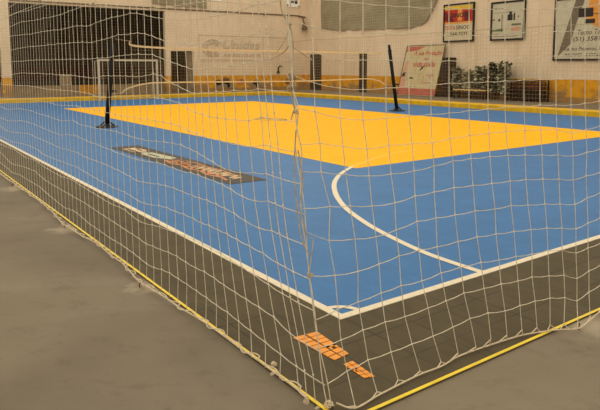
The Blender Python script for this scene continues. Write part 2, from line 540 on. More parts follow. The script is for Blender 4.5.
# conduit with corner lamp
g = G(); g.tube([(4.4, 33.94, 5.34), (12.7, 33.94, 5.37), (24.1, 33.94, 5.42)], 0.04, 8)
for x in (6, 9, 12.7, 15, 18, 21):
    g.box(x - 0.05, 33.9, 5.31, x + 0.05, 33.98, 5.45)
tag(g.make('conduit', M['conduit']), 'thin grey conduit running along the end wall above the big gate opening', 'conduit')
e = empty('wall_lamp', (24.3, 33.9, 5.36), 'small dark lamp on a bracket in the wall corner at the conduit end', 'lamp')
g = G(); g.tube([(23.95, 33.93, 5.39), (24.62, 33.93, 5.34)], 0.05, 8); g.tube([(24.4, 33.93, 5.36), (24.4, 33.8, 4.92)], 0.05, 8)
keep_world(g.make('bracket', M['conduit']), e)
g = G(); g.lathe([(0.02, 0.0), (0.1, -0.05), (0.14, -0.25), (0.2, -0.5), (0.18, -0.52), (0.1, -0.3), (0.0, -0.25)], (24.4, 33.75, 4.92), 16)
keep_world(g.make('lamp_shade', M['conduit'], smooth_=True), e)
g = G(); g.lathe([(0.0, 0), (0.07, -0.03), (0.09, -0.1), (0.05, -0.17), (0.0, -0.19)], (24.4, 33.75, 4.62), 12)
keep_world(g.make('bulb', M['pale'], smooth_=True), e)

# shade cloths
def cloth(name, p0, p1, ztop, zb, label, seed):
    rnd = random.Random(seed)
    g = G()
    n = 26
    d = Vector(p1) - Vector(p0)
    nrm = Vector((-1, 0, 0)) if abs(d.x) < 0.1 else Vector((0, -1, 0))
    grid = []
    for i in range(n + 1):
        u = i / n
        zbot = zb(u) + rnd.uniform(-0.07, 0.07)
        colm = []
        for k in range(9):
            t = k / 8
            p = Vector(p0) + d * u + nrm * (0.06 + 0.05 * math.sin(u * 23 + t * 4) * t)
            colm.append((p.x, p.y, ztop + (zbot - ztop) * t))
        grid.append(colm)
    for i in range(n):
        for k in range(8):
            g.quad([grid[i][k], grid[i][k + 1], grid[i + 1][k + 1], grid[i + 1][k]])
    o = g.make(name, M['cloth'])
    s = o.modifiers.new('thickness', 'SOLIDIFY'); s.thickness = 0.01
    return tag(o, label, 'cloth')
cloth('shade_cloth', (24.66, 32.0, 0), (24.66, 21.1, 0), 8.2, lambda u: 4.32 - .16 * min(1, u / .3) if u < .3 else (4.15 - .14 * min(1, (u - .3) / .46) if u < .76 else (3.99 + .14 * (u - .76) / .15 if u < .91 else 4.15 + 1.4 * (u - .91) / .09)), 'grey-green mesh shade cloth hanging ragged on the long wall', 3)
cloth('shade_cloth', (12.7, 33.96, 0), (16.45, 33.96, 0), 8.2, lambda u: 5.58, 'small grey mesh cloth above the big gate on the end wall', 5)

# white poster at top of the end wall
e = empty('poster', (23.55, 33.96, 6.02), 'bright white poster with black marks high in the wall corner', 'poster')
g = G(); g.box(22.95, 33.93, 6.02, 24.1, 33.98, 7.0); keep_world(g.make('sheet', M['white']), e)
g = G(); g.box(23.12, 33.92, 6.52, 23.95, 33.93, 6.92); g.box(23.2, 33.92, 6.32, 23.6, 33.93, 6.45); g.box(23.66, 33.92, 6.27, 23.9, 33.93, 6.47); g.box(22.98, 33.92, 6.07, 23.08, 33.93, 6.19); g.box(23.98, 33.92, 6.05, 24.08, 33.93, 6.15)
keep_world(g.make('print', M['ink']), e)

# faded painted advert on the end wall
EX, EZ = (1, 0, 0), (0, 0, 1)
e = empty('painted_advert', (19.5, 33.99, 2.0), 'faded painted advert panel with grey lettering and oval mark on end wall', 'advert')
g = G()
for a, b, c, d in ((15.85, 2.10, 23.3, 2.14), (15.85, 3.76, 23.3, 3.80), (15.85, 2.10, 15.9, 3.80), (20.9, 2.10, 20.94, 3.80)):
    g.box(a, 33.965, b, c, 33.97, d)
keep_world(g.make('border', M['ink_faded']), e)
g = G(); add_text(g, 'Unidas', 3.0, 0.62, (17.7, 33.97, 2.9), EX, EZ, shear=0.25, bold=0.02)
keep_world(g.make('lettering', M['ink_faded']), e); g = G()
for k in range(3):
    pts = [(16.9 + (0.75 - 0.16 * k) * math.cos(t), 33.965, 2.95 + (0.55 - 0.12 * k) * math.sin(t)) for t in [0.5 + j * 5.0 / 24 for j in range(25)]]
    g.tube(pts, 0.03, 4)
keep_world(g.make('emblem', M['ink_faded']), e); g = G()
for a in range(9):
    g.box(17.8 + a * 0.33, 33.965, 2.42, 18.02 + a * 0.33, 33.99, 2.56)
keep_world(g.make('tagline', M['ink_faded']), e)

# small dark things fixed on the end wall
g = G(); g.tube([(22.35, 33.95, 1.75), (22.2, 33.93, 1.6), (22.2, 33.93, 1.3)], 0.05, 8); g.box(22.1, 33.9, 1.2, 22.3, 34.0, 1.35); g.tube([(22.35, 33.95, 1.75), (22.55, 33.95, 1.7)], 0.04, 8)
tag(g.make('wall_tap', M['black_metal']), 'small black bent pipe fixed on the end wall above the ochre dado', 'pipe')
# murals on the dado
e = empty('dado_painting', (18.3, 33.99, 0.3), 'weathered painted figures on the ochre dado of the end wall', 'mural')
g = G()
rnd = random.Random(4)
for cx, cz, s, mi in ((17.3, .62, .22, 1), (17.9, .72, .26, 1), (17.9, .45, .3, 0), (18.3, .42, .28, 0), (17.3, .4, .25, 0), (19.0, .62, .24, 2), (19.25, .7, .15, 2), (20.3, .6, .22, 0), (20.6, .45, .3, 0), (20.15, .35, .3, 0), (23.0, .6, .18, 1)):
    pts = [(cx + s * (1 + .3 * rnd.random()) * math.cos(t), 33.97, cz + s * .8 * (1 + .3 * rnd.random()) * math.sin(t)) for t in [k * math.pi / 6 for k in range(12)]]
    g = G(); g.quad(pts); keep_world(g.make('figure', (M['lowwall'], M['figure_brown'], M['figure_red'])[mi]), e)

# ---------------------------------------------------------------- signs on the long wall
RX, RZ = (0, -1, 0), (0, 0, 1)
XS = 24.62
ZS = 0.0
def sign_box(name, label, y0, y1, z0, z1, fw, board):
    e = empty(name, (XS, (y0 + y1) / 2, z0), label, 'sign')
    g = G(); g.box(XS, y1, z0, XS + 0.06, y0, z1)
    keep_world(g.make('panel', board), e)
    g = G()
    g.box(XS - 0.03, y1, z0, XS + 0.05, y0, z0 + fw); g.box(XS - 0.03, y1, z1 - fw, XS + 0.05, y0, z1)
    g.box(XS - 0.03, y0 - fw, z0 + fw, XS + 0.05, y0, z1 - fw); g.box(XS - 0.03, y1, z0 + fw, XS + 0.05, y1 + fw, z1 - fw)
    keep_world(g.make('frame', M['frame_black']), e)
    return e
def sq(g, y0, y1, z0, z1, mi, d=0.004):
    g.quad([(XS - d, y0, z0), (XS - d, y1, z0), (XS - d, y1, z1), (XS - d, y0, z1)], mi)
e = sign_box('paint_shop_sign', 'black-framed sign with red and yellow top and paint shop lettering', 20.64, 18.5, 3.06, 5.17, 0.085, M['board'])
g = G()
sq(g, 20.660, 18.580, 4.070, 5.050, 1); sq(g, 20.660, 18.580, 4.840, 5.050, 0, .006); sq(g, 20.660, 18.580, 4.070, 4.170, 2, .006)
sq(g, 19.620, 19.320, 4.220, 4.840, 2, .007); sq(g, 19.170, 18.770, 4.170, 4.720, 3, .007)
g.quad([(XS - .008, 20.660, 4.840), (XS - .008, 20.660, 4.320), (XS - .008, 20.170, 4.170), (XS - .008, 19.770, 4.170), (XS - .008, 20.270, 4.620)], 3)
keep_world(g.make('colour_band', [M['yellow_print'], M['red'], M['orange_print2'], M['red_dark']]), e)
g = G()
add_line(e, 'SINOG', 1.25, 0.26, (XS - .008, 20.120, 4.400), RX, RZ, 0, bold=0.03, shear=0.15)
add_line(e, 'TINTA', 0.78, 0.22, (XS, 20.550, 3.740), RX, RZ, 1, bold=0.01)
add_line(e, 'SINOG', 0.95, 0.22, (XS, 19.730, 3.740), RX, RZ, 0, bold=0.01)
add_line(e, '3588-7532', 1.35, 0.2, (XS, 20.270, 3.380), RX, RZ, 0, bold=0.01)

e = sign_box('drawing_sign', 'black-framed pale sign with small drawings and faint lines', 17.42, 15.37, 3.03, 5.03, 0.095, M['board_white'])
g = G()
for (a, b, c, d, mi) in ((17.350, 17.050, 4.640, 4.690, 0), (17.000, 16.650, 4.620, 4.670, 0), (17.450, 17.150, 4.090, 4.140, 0), (16.950, 16.830, 4.020, 4.140, 0), (16.750, 16.700, 4.190, 4.290, 0), (16.400, 16.100, 4.040, 4.340, 0), (16.300, 16.150, 4.340, 4.490, 0), (16.050, 15.950, 4.040, 4.390, 0), (15.800, 15.730, 4.190, 4.250, 0), (15.700, 15.550, 4.510, 4.570, 1), (17.400, 16.650, 3.510, 3.590, 2), (17.050, 16.650, 3.590, 3.630, 2), (16.150, 15.600, 3.770, 3.870, 1), (16.150, 15.650, 3.490, 3.690, 3), (17.350, 15.550, 3.330, 3.370, 1), (17.250, 15.750, 3.230, 3.260, 1), (16.750, 16.700, 3.490, 4.390, 1), (17.350, 15.950, 4.450, 4.470, 1)):
    sq(g, a, b, c, d, mi)
keep_world(g.make('drawing', [M['ink'], M['ink_grey'], M['ink_green'], M['ink_pink']]), e)

e = sign_box('engineering_sign', 'large black-framed sign with dark diagonal stripe and a phone number', 13.78, 10.1, 1.97, 4.88, 0.085, M['board_white'])
g = G()
g.quad([(XS - .004, 13.55, 2.15), (XS - .004, 12.9, 2.75), (XS - .004, 12.72, 3.5), (XS - .004, 12.28, 4.8), (XS - .004, 12.72, 4.8)], 0)
g.quad([(XS - .008, 12.17 - 1.3 * (1 - math.cos(t)) * .8 + .02, 4.08 - .7 * math.sin(t)) for t in [k * math.pi / 16 for k in range(17)]], 1)
g.quad([(XS - .008, 12.150, 4.050), (XS - .008, 10.120, 4.050), (XS - .008, 10.170, 4.710), (XS - .008, 12.070, 4.710)], 1)
sq(g, 12.570, 11.870, 3.950, 4.350, 2, .01); sq(g, 12.270, 11.770, 3.650, 3.850, 2, .01)
keep_world(g.make('diagonal_stripe', [M['ink_grey'], M['orange_print2'], M['ink']]), e)
g = G()
add_line(e, 'Tecno Tec', 1.2, 0.24, (XS, 12.570, 3.14), RX, RZ, 0, shear=0.3)
add_line(e, '(51) 3587 - 3795', 2.3, 0.27, (XS, 12.770, 2.80), RX, RZ, 0, bold=0.008, shear=0.15)
add_line(e, 'Rua dos Pinheiros, 377 - Bairro', 2.8, 0.2, (XS, 13.270, 2.40), RX, RZ, 0, shear=0.2, bold=0.005)
add_line(e, 'NOVO  LONDRES', 2.3, 0.15, (XS, 13.170, 2.16), RX, RZ, 0, shear=0.2, bold=0.01)

# big leaning board
bl, br_ = Vector((23.7, 23.32, 0.02)), Vector((23.7, 20.36, 0.02))
tl, tr = Vector((24.56, 23.36, 2.93)), Vector((24.56, 20.33, 2.95))
e = empty('leaning_board', (24.1, 21.9, 0), 'large faded cream and red advertising board leaning against the long wall', 'sign')
ux = (br_ - bl).normalized(); uy = (tl - bl).normalized(); nb = ux.cross(uy).normalized()
W_, H_ = (br_ - bl).length, (tl - bl).length
def B(u, v, d=0.0): return bl + ux * u + uy * v + nb * d
g = G()
pts = [B(0, 0), B(W_, 0), B(W_, H_), B(0, H_)]
bk = [p - nb * 0.04 for p in pts]
g.quad(pts); g.quad(list(reversed(bk)))
for i in range(4):
    j = (i + 1) % 4
    g.quad([pts[j], pts[i], bk[i], bk[j]])
keep_world(g.make('panel', M['board_old']), e)
g = G()
def bq(u0, u1, v0, v1, mi, d=0.004): g.quad([B(u0, v0, d), B(u1, v0, d), B(u1, v1, d), B(u0, v1, d)], mi)
bq(0, W_, 0.02, 0.42, 0)
g.quad([B(0.05, H_ - .38, .004), B(.9, H_ - .3, .004), B(1.5, H_ - .06, .004), B(0.05, H_ - .06, .004)], 0)
g.quad([B(0.02, .42, .005), B(.5, .42, .005), B(.35, 1.5, .005), B(.62, 2.0, .005), B(.2, 2.0, .005), B(.02, 1.2, .005)], 1)
bq(1.9, 2.5, .75, .79, 0); bq(1.8, 1.84, .75, 1.2, 0); bq(2.0, 2.6, 1.2, 1.24, 0); bq(2.3, 2.34, 1.0, 1.45, 0)
g.quad([B(1.35, 1.45, .006), B(1.6, 1.6, .006), B(1.75, 1.85, .006), B(1.55, 1.75, .006)], 2)
g.quad([B(.7, 1.0, .006), B(1.05, 1.0, .006), B(1.0, 1.08, .006), B(.75, 1.1, .006)], 2)
bq(.95, 1.05, .5, .58, 2); bq(1.25, 1.33, .52, .6, 2); g.quad([B(.05, 1.1, .006), B(.3, 1.15, .006), B(.35, 1.4, .006), B(.1, 1.35, .006)], 2)
add_text(g, 'A sua Proteção', 2.15, .34, B(.7, 2.36), ux, uy, 0, shear=.2, bold=.03)
add_text(g, 'da', .34, .18, B(1.55, 2.12), ux, uy, 0, bold=.02)
add_text(g, 'vida toda', 1.7, .34, B(.8, 1.72), ux, uy, 0, shear=.2, bold=.03)
keep_world(g.make('print', [M['red_faded'], M['ink_pink'], M['ink']]), e)
g = G()
g.tube([B(0, 0, .01), B(0, H_, .01), B(W_, H_, .01), B(W_, 0, .01)], 0.022, 6)
for u in (0.3, W_ / 2, W_ - .3):
    p = B(u, 2.2, -.05); g.tube([p, (24.62, p.y, p.z + .02)], 0.03, 6)
keep_world(g.make('edge_frame', M['frame_black']), e)
# dark block added to stand in for the shadow beside the board
e = empty('shadow_block', (24.35, 19.94, 0), 'tall dark block standing in for the shadow between the leaning board and the plants', 'filler')
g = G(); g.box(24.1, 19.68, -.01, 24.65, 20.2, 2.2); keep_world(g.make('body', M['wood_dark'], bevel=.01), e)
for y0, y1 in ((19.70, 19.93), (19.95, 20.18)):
    g = G(); g.box(24.075, y0, .1, 24.1, y1, 2.15); d = keep_world(g.make('door', M['wood_dark'], bevel=.004), e)  # front slabs of the added shadow block

# ---------------------------------------------------------------- bench, rack and plants at the long wall
e = empty('bench', (23.38, 17.2, 0), 'pale worn wooden bench in front of the plants by the long wall', 'bench')
g = G(); g.box(23.23, 16.6, .44, 23.44, 18.65, .49); g.box(23.46, 16.6, .44, 23.68, 18.65, .49)
keep_world(g.make('seat', M['wood'], bevel=.005), e)
for y in (16.75, 18.6):
    for x in (23.26, 23.60):
        g = G(); g.box(x, y - .04, -.02, x + .07, y + .04, .44); keep_world(g.make('leg', M['wood_dark']), e)
g = G(); g.box(23.42, 16.75, .2, 23.48, 18.6, .28); keep_world(g.make('stretcher', M['wood_dark']), e)

e = empty('storage_rack', (24.1, 14.75, 0), 'low dark wooden rack of crates against the ochre dado', 'rack')
for y in (13.85, 14.75, 15.65):
    for x in (23.75, 24.45):
        g = G(); g.box(x, y - .03, -.02, x + .06, y + .03, 1.05); keep_world(g.make('post', M['wood_dark']), e)
for z in (.12, .58, 1.0):
    g = G(); g.box(23.75, 13.82, z, 24.5, 15.68, z + .03); keep_world(g.make('shelf', M['wood_dark'], bevel=.003), e)
lab = {(13.9, .15): 'dark red crate on the lower shelf of the rack, nearer the sign with phone number', (14.8, .15): 'dark red crate on the lower shelf of the rack, nearer the plants',
       (13.9, .61): 'dark red crate on the upper shelf of the rack, nearer the sign with phone number', (14.8, .61): 'dark red crate on the upper shelf of the rack, nearer the plants'}
for (y, z), lb in lab.items():
    g = G()
    x0, x1, y0, y1, h = 23.85, 24.4, y, y + .75, .36
    g.box(x0, y0, z, x1, y1, z + .02)
    for k in range(3):
        zz = z + .03 + k * .12
        g.box(x0, y0, zz, x0 + .02, y1, zz + .08); g.box(x1 - .02, y0, zz, x1, y1, zz + .08)
        g.box(x0, y0, zz, x1, y0 + .02, zz + .08); g.box(x0, y1 - .02, zz, x1, y1, zz + .08)
    for x in (x0 + .02, x1 - .05):
        for yy in (y0 + .02, y1 - .05):
            g.box(x, yy, z, x + .03, yy + .03, z + h)
    tag(g.make('crate', M['crate_red'] if z > .3 else M['wood_dark']), lb, 'crate', 'crates on the low rack')

def plant(x, y, h, spread, pale, label, seed, n=150, r_pot=.17):
    rnd = random.Random(seed)
    e = empty('potted_plant', (x, y, 0), label, 'plant', 'potted plants along the long wall')
    g = G(); g.lathe([(0, 0), (r_pot * .7, 0), (r_pot, .3), (r_pot * 1.08, .3), (r_pot * 1.08, .34), (r_pot * .9, .34), (r_pot * .88, .29), (0, .28)], (0, 0, -.02), 20)
    o = g.make('pot', M['pot'], e, smooth_=False)
    g = G(); tips = []
    for k in range(9):
        a = rnd.uniform(0, 2 * math.pi); s = rnd.uniform(.1, spread); hh = h * rnd.uniform(.62, .95)
        p = [Vector((math.cos(a) * s * t ** 1.4 * (0.6 if math.cos(a) > 0 else 1), math.sin(a) * s * t ** 1.4, .27 + (hh - .27) * t)) for t in (0, .25, .5, .75, 1)]
        g.tube(p, .012, 5, r2=.005); tips.append(p)
    g.make('stem', M['stem'], e)
    g = G()
    for k in range(n):
        if rnd.random() < .45:
            p = rnd.choice(tips); t = rnd.uniform(.8, 4); i = min(int(t), 3); q = p[i].lerp(p[i + 1], t - i)
        else:
            w, rr = rnd.uniform(0, 2 * math.pi), spread * 1.05 * math.sqrt(rnd.random())
            q = Vector((math.cos(w) * rr, math.sin(w) * rr, rnd.uniform(.35, h * .88)))
        a = rnd.uniform(0, 2 * math.pi); el = rnd.uniform(-.5, 1.1); L = rnd.uniform(.16, .32); w = L * rnd.uniform(.25, .4)
        d = Vector((math.cos(a) * math.cos(el), math.sin(a) * math.cos(el), math.sin(el)))
        if (Vector((q.x, q.y)) + Vector((d.x, d.y)) * L).length > .37: d.x, d.y = -d.x, -d.y
        if (Vector((q.x, q.y)) + Vector((d.x, d.y)) * L).length > .37: continue
        sd = d.cross(Vector((0, 0, 1))).normalized() * w
        up = Vector((0, 0, -L * .18))
        m1, m2, tip = q + d * L * .35, q + d * L * .7 + up * .4, q + d * L + up
        mi = 1 if rnd.random() < pale else 0
        g.quad([q, m1 + sd, m1], mi); g.quad([q, m1, m1 - sd], mi)
        g.quad([m1, m1 + sd, m2 + sd * .7, m2], mi); g.quad([m1, m2, m2 - sd * .7, m1 - sd], mi)
        g.quad([m2, m2 + sd * .7, tip], mi); g.quad([m2, tip, m2 - sd * .7], mi)
    f = g.make('foliage', [M['leaf'], M['leaf_pale']], e)
    return e
plant(24.15, 19.1, 1.75, .32, .7, 'leafy potted plant beside the dark shadow block', 11, 800)
plant(24.2, 18.38, 1.6, .32, .85, 'pale-leaved low potted plant second from the dark shadow block', 12, 800)
plant(24.15, 17.54, 1.85, .32, .6, 'potted plant behind the middle of the bench, dark leaves on top', 13, 800)
plant(24.2, 16.82, 2.05, .32, .4, 'tall dark-leaved potted plant behind the bench end nearer the rack', 14, 900)
plant(24.1, 16.1, 2.05, .3, .35, 'tall dark-leaved potted plant between bench and rack', 15, 900)
plant(23.25, 15.5, 1.95, .32, .65, 'tall grey-green potted plant in front of the dark rack', 16, 800)

# pale box on the low wall
e = empty('control_box', (7.5, 35.0, .57), 'pale grey box standing on the low wall inside the gate opening', 'box')
g = G(); g.box(7.2, 34.92, .57, 7.82, 35.08, 1.22); keep_world(g.make('casing', M['pale'], bevel=.01), e)
g = G(); g.box(7.26, 34.9, .66, 7.76, 34.92, 1.14); keep_world(g.make('cover', M['lowwall']), e)

# ---------------------------------------------------------------- goal
e = empty('goal', (8.65, 27.0, 0), 'white futsal goal with net on the far goal line', 'goal')
gx0, gx1, gy, gz = 6.97, 9.97, 26.95, 1.96
def sq_tube(a, b, w=.045):
    g = G(); g.box(min(a[0], b[0]) - w, min(a[1], b[1]) - w, min(a[2], b[2]), max(a[0], b[0]) + w, max(a[1], b[1]) + w, max(a[2], b[2])); return g
keep_world(sq_tube((gx0, gy, .0), (gx0, gy, gz)).make('post', M['goal'], bevel=.008), e)
keep_world(sq_tube((gx1, gy, .0), (gx1, gy, gz)).make('post', M['goal'], bevel=.008), e)
keep_world(sq_tube((gx0, gy, gz), (gx1, gy, gz + .09)).make('crossbar', M['goal'], bevel=.008), e)
for x in (gx0, gx1):
    g = G(); g.tube([(x, gy, gz), (x, gy + .6, gz), (x, gy + .6, .02), (x, gy, .02)], .02, 6); keep_world(g.make('back_frame', M['goal']), e)
g = G()
k = 0
x = gx0
while x <= gx1 + .01:
    g.tube([(x, gy, gz), (x, gy + .6, gz), (x, gy + .58, .03)], .003, 3, cap=False); x += .1525
z = .05
while z < gz:
    g.tube([(gx0, gy, z), (gx0, gy + .59, z), (gx1, gy + .59, z), (gx1, gy, z)], .003, 3, cap=False); z += .15
keep_world(g.make('goal_net', M['cord_far']), e)

# ---------------------------------------------------------------- volleyball posts and net
def post(base, top, label, side):
    e = empty('volleyball_post', base, label, 'post')
    b, t = Vector(base), Vector(top)
    g = G(); g.lathe([(0, 0), (.31, 0), (.31, .015), (.29, .03), (.09, .04), (.07, .1), (0, .1)], base, 32)
    keep_world(g.make('base_plate', M['black_metal']), e)
    g = G(); g.tube([b + (t - b) * f for f in (.01, .5, .93)], .066, 14); keep_world(g.make('padding', M['black'], smooth_=True), e)
    g = G(); g.tube([b + (t - b) * f for f in (.93, 1.0)], .05, 12); keep_world(g.make('pole', M['black_metal'], smooth_=True), e)
    g = G(); g.tube([b + (t - b) * .4, b + (t - b) * .4 + Vector((side * .14, -.04, .01))], .025, 8); g.tube([b + (t - b) * .4 + Vector((side * .14, -.09, .01)), b + (t - b) * .4 + Vector((side * .14, .05, .01))], .03, 8)
    keep_world(g.make('winch', M['black_metal']), e)
    for s in (-1, 1):
        g = G(); g.tube([b + Vector((s * .22, -.03, .03)), b + Vector((s * .05, 0, .16))], .02, 6); keep_world(g.make('brace', M['black_metal']), e)
    return e
post((2.98, 13.85, .003), (3.22, 13.75, 2.5), 'black leaning volleyball post on the left side of the yellow court', 1)
post((14.04, 13.6, .003), (13.66, 13.7, 2.5), 'black leaning volleyball post in front of the leaning board', 1)

e = empty('volleyball_net', (8.5, 13.7, 1.2), 'slack volleyball net with cream tapes stretched between the black posts', 'net')
def hb(g, pts, hh, th=.006):
    P_ = [Vector(p) for p in pts]
    for i in range(len(P_) - 1):
        a, b = P_[i], P_[i + 1]
        for s in (-1, 1):
            y = s * th
            q = [(a.x, a.y + y, a.z - hh), (b.x, b.y + y, b.z - hh), (b.x, b.y + y, b.z + hh), (a.x, a.y + y, a.z + hh)]
            g.quad(q if s < 0 else q[::-1])
top_path = smooth_path([(3.68, 13.72, 2.40), (3.84, 13.7, 2.262), (5.8, 13.7, 2.2), (8.5, 13.7, 2.19), (12.6, 13.7, 2.185), (13.3, 13.7, 2.2)], 6)
bot_path = smooth_path([(3.4, 13.72, .95), (3.55, 13.7, 1.07), (4.1, 13.7, 1.2), (5.0, 13.7, 1.225), (9.5, 13.7, 1.2), (12.0, 13.7, 1.24), (12.75, 13.7, 1.235), (13.2, 13.7, 1.15), (13.45, 13.7, 1.03)], 6)
g = G(); hb(g, top_path, .027); keep_world(g.make('top_tape', M['tape']), e)
g = G(); hb(g, bot_path, .02); keep_world(g.make('bottom_tape', M['tape']), e)
def zat(path, x):
    for a, b in zip(path, path[1:]):
        if a.x <= x <= b.x: return a.z + (b.z - a.z) * (x - a.x) / max(b.x - a.x, 1e-6)
    return path[-1].z
g = G(); x = 3.7
while x < 13.2:
    g.tube([(x, 13.7, zat(top_path, x)), (x, 13.7, zat(bot_path, x))], .0022, 3, cap=False); x += .1
for k in range(1, 10):
    t = k / 10
    g.tube([(xx, 13.7, zat(top_path, xx) * (1 - t) + zat(bot_path, xx) * t) for xx in [3.7 + j * 9.5 / 30 for j in range(31)]], .0022, 3, cap=False)
keep_world(g.make('netting', M['cord_far']), e)
for nm, pa in (('top_line', [top_path[0], (3.22, 13.75, 2.45)]), ('top_line', [top_path[-1], (13.7, 13.7, 2.28)]), ('bottom_line', [bot_path[0], (3.08, 13.8, .92)]), ('bottom_line', [bot_path[-1], (13.85, 13.64, .99)])):
    g = G(); g.tube(pa, .004, 6); keep_world(g.make(nm, M['tape']), e)

# ---------------------------------------------------------------- printed mats on the floor
e = empty('printed_floor_banner', (1.92, 7.0, .0015), 'long dark banner with orange script printed on the blue floor', 'banner')
g = G(); g.quad([(1.60, 9.5, .006), (1.66, 4.52, .006), (2.30, 4.50, .006), (2.22, 9.5, .006)]); g.box(1.66, 4.55, .0015, 2.22, 9.48, .0055)
keep_world(g.make('sheet', M['print_dark']), e)
g = G()
DX, DY = (0, -1, 0), (1, 0, 0)
g.quad([(1.74, 9.1, .0075), (1.76, 8.5, .0075), (1.95, 8.3, .0075), (2.08, 8.7, .0075), (2.0, 9.15, .0075)], 3)
ribbon(g, [(1.78, 9.0), (1.84, 8.7), (1.8, 8.5)], .04, .0095, 1)
ribbon(g, [(2.0, 9.0), (1.94, 8.6), (1.98, 8.4)], .04, .0095, 1)
g.quad([(1.78, 8.35, .0085), (1.78, 7.6, .0085), (1.95, 7.2, .0085), (2.12, 7.3, .0085), (2.03, 8.25, .0085)], 0)
g.quad([(1.78, 9.0, .009), (1.85, 9.0, .009), (1.85, 8.3, .009), (1.78, 8.2, .009)], 1)
g.quad([(1.86, 8.1, .009), (1.92, 8.1, .009), (1.92, 7.6, .009), (1.87, 7.6, .009)], 1)
def scribble(y0, y1, xm, amp, step, w, mi, seed):
    rn = random.Random(seed); pts = []; y = y0; k = 0
    while y > y1:
        pts.append((xm + (amp if k % 2 else -amp) * rn.uniform(.45, 1), y, 0)); y -= step * rn.uniform(.5, 1.3); k += 1
    ribbon(g, [(p.x, p.y) for p in smooth_path(pts, 4)], w, .008 + .0004 * mi, mi)
scribble(7.15, 5.6, 1.92, .15, .11, .05, 2, 1)
scribble(6.2, 4.8, 2.0, .13, .10, .05, 3, 2)
scribble(6.9, 5.0, 1.88, .06, .16, .06, 2, 3)
ribbon(g, [(1.80 + .03 * math.sin(y * 9), y) for y in [7.2 - k * .12 for k in range(21)]], .05, .009, 2)
ribbon(g, [(2.12 + .02 * math.sin(y * 7), y) for y in [6.9 - k * .1 for k in range(20)]], .04, .009, 2)
keep_world(g.make('print', [M['print_green'], M['print_dark'], M['print_orange'], M['print_cream']]), e)

# two orange lettered tile blocks on the brown border
def block(name, c00, c10, c11, c01, rows, ncol, label, holes=(), seed=1):
    """corners given on the floor; letter-like slabs separated by thin dark gaps"""
    c00, c10, c11, c01 = [Vector(c) for c in (c00, c10, c11, c01)]
    def at(u, v): return c00.lerp(c10, u).lerp(c01.lerp(c11, u), v)
    e = empty(name, (c00 + c11) / 2, label, 'floor lettering')
    g = G()
    gap = .07
    for r in range(rows):
        for c in range(ncol):
            u0, u1 = c / ncol, (c + 1 - gap * 2.2) / ncol
            v0, v1 = (r + gap) / rows, (r + 1 - gap) / rows
            if (r, c) in holes:
                parts = [(u0, u1, v0, v0 + (v1 - v0) * .3), (u0, u1, v1 - (v1 - v0) * .3, v1), (u0, u0 + (u1 - u0) * .35, v0, v1)]
            else:
                parts = [(u0, u1, v0, v1)]
            for a, b, cc, d in parts:
                q = [at(a, cc), at(b, cc), at(b, d), at(a, d)]
                n = len(g.v)
                g.v += [(p.x, p.y, .002) for p in q] + [(p.x, p.y, .0055) for p in q]
                for f in ((3, 2, 1, 0), (4, 5, 6, 7), (0, 1, 5, 4), (1, 2, 6, 5), (2, 3, 7, 6), (3, 0, 4, 7)):
                    g.f.append(tuple(n + k for k in f)); g.mi.append(0)
    keep_world(g.make('letter_tiles', M['orange']), e)
block('floor_lettering', [-0.46, -0.075, 0.0], [-0.431, -0.463, 0.0], [-0.305, -0.448, 0.0], [-0.272, -0.096, 0.0], 2, 7, 'larger orange lettering block on the brown border near the corner', holes=((1, 4),))
block('floor_lettering', [-0.42, -0.521, 0.0], [-0.427, -0.708, -0.0], [-0.364, -0.734, 0.0], [-0.347, -0.523, 0.0], 2, 5, 'smaller orange lettering block beside the larger one on brown border', holes=((0, 2),))

# ---------------------------------------------------------------- far protective nets
def far_net(name, p0, p1, h, pitch, label, r=.0027):
    p0, p1 = Vector(p0), Vector(p1)
    d = p1 - p0; L = d.length; n = int(L / pitch); nrm = Vector((-d.y, d.x, 0)).normalized()
    e = empty(name, (p0 + p1) / 2, label, 'net', 'far protective nets round the court')
    def pt(i, z):
        s = i / n
        return p0 + d * s + nrm * (.05 * math.sin(s * L * 1.3) * math.sin(math.pi * min(1, z / h))) + Vector((0, 0, z + .02 * math.sin(s * L * 2.1) * (z / h)))
    g = G(); m = int(h / pitch)
    for i in range(n + 1):
        g.tube([pt(i, z) for z in (0.02, h * .25, h * .5, h * .75, h)], r, 3, cap=False)
    for k in range(m + 1):
        g.tube([pt(i, k * pitch + .02) for i in range(0, n + 1, 4)] + [pt(n, k * pitch + .02)], r, 3, cap=False)
    keep_world(g.make('netting', M['cord_far']), e)
    g = G(); g.tube([pt(i, h) for i in range(0, n + 1, 3)], .008, 5); keep_world(g.make('top_rope', M['cord_far']), e)
    g = G(); g.tube([pt(i, .02) for i in range(0, n + 1, 3)], .008, 5); keep_world(g.make('bottom_rope', M['cord_far']), e)
far_net('protective_net', (-10, 28.75, 0), (18.55, 28.75, 0), 5.4, .15, 'fine far protective net hanging behind the goal')
far_net('protective_net', (18.6, 28.7, 0), (18.6, -3, 0), 3.2, .15, 'fine far protective net along the long wall')

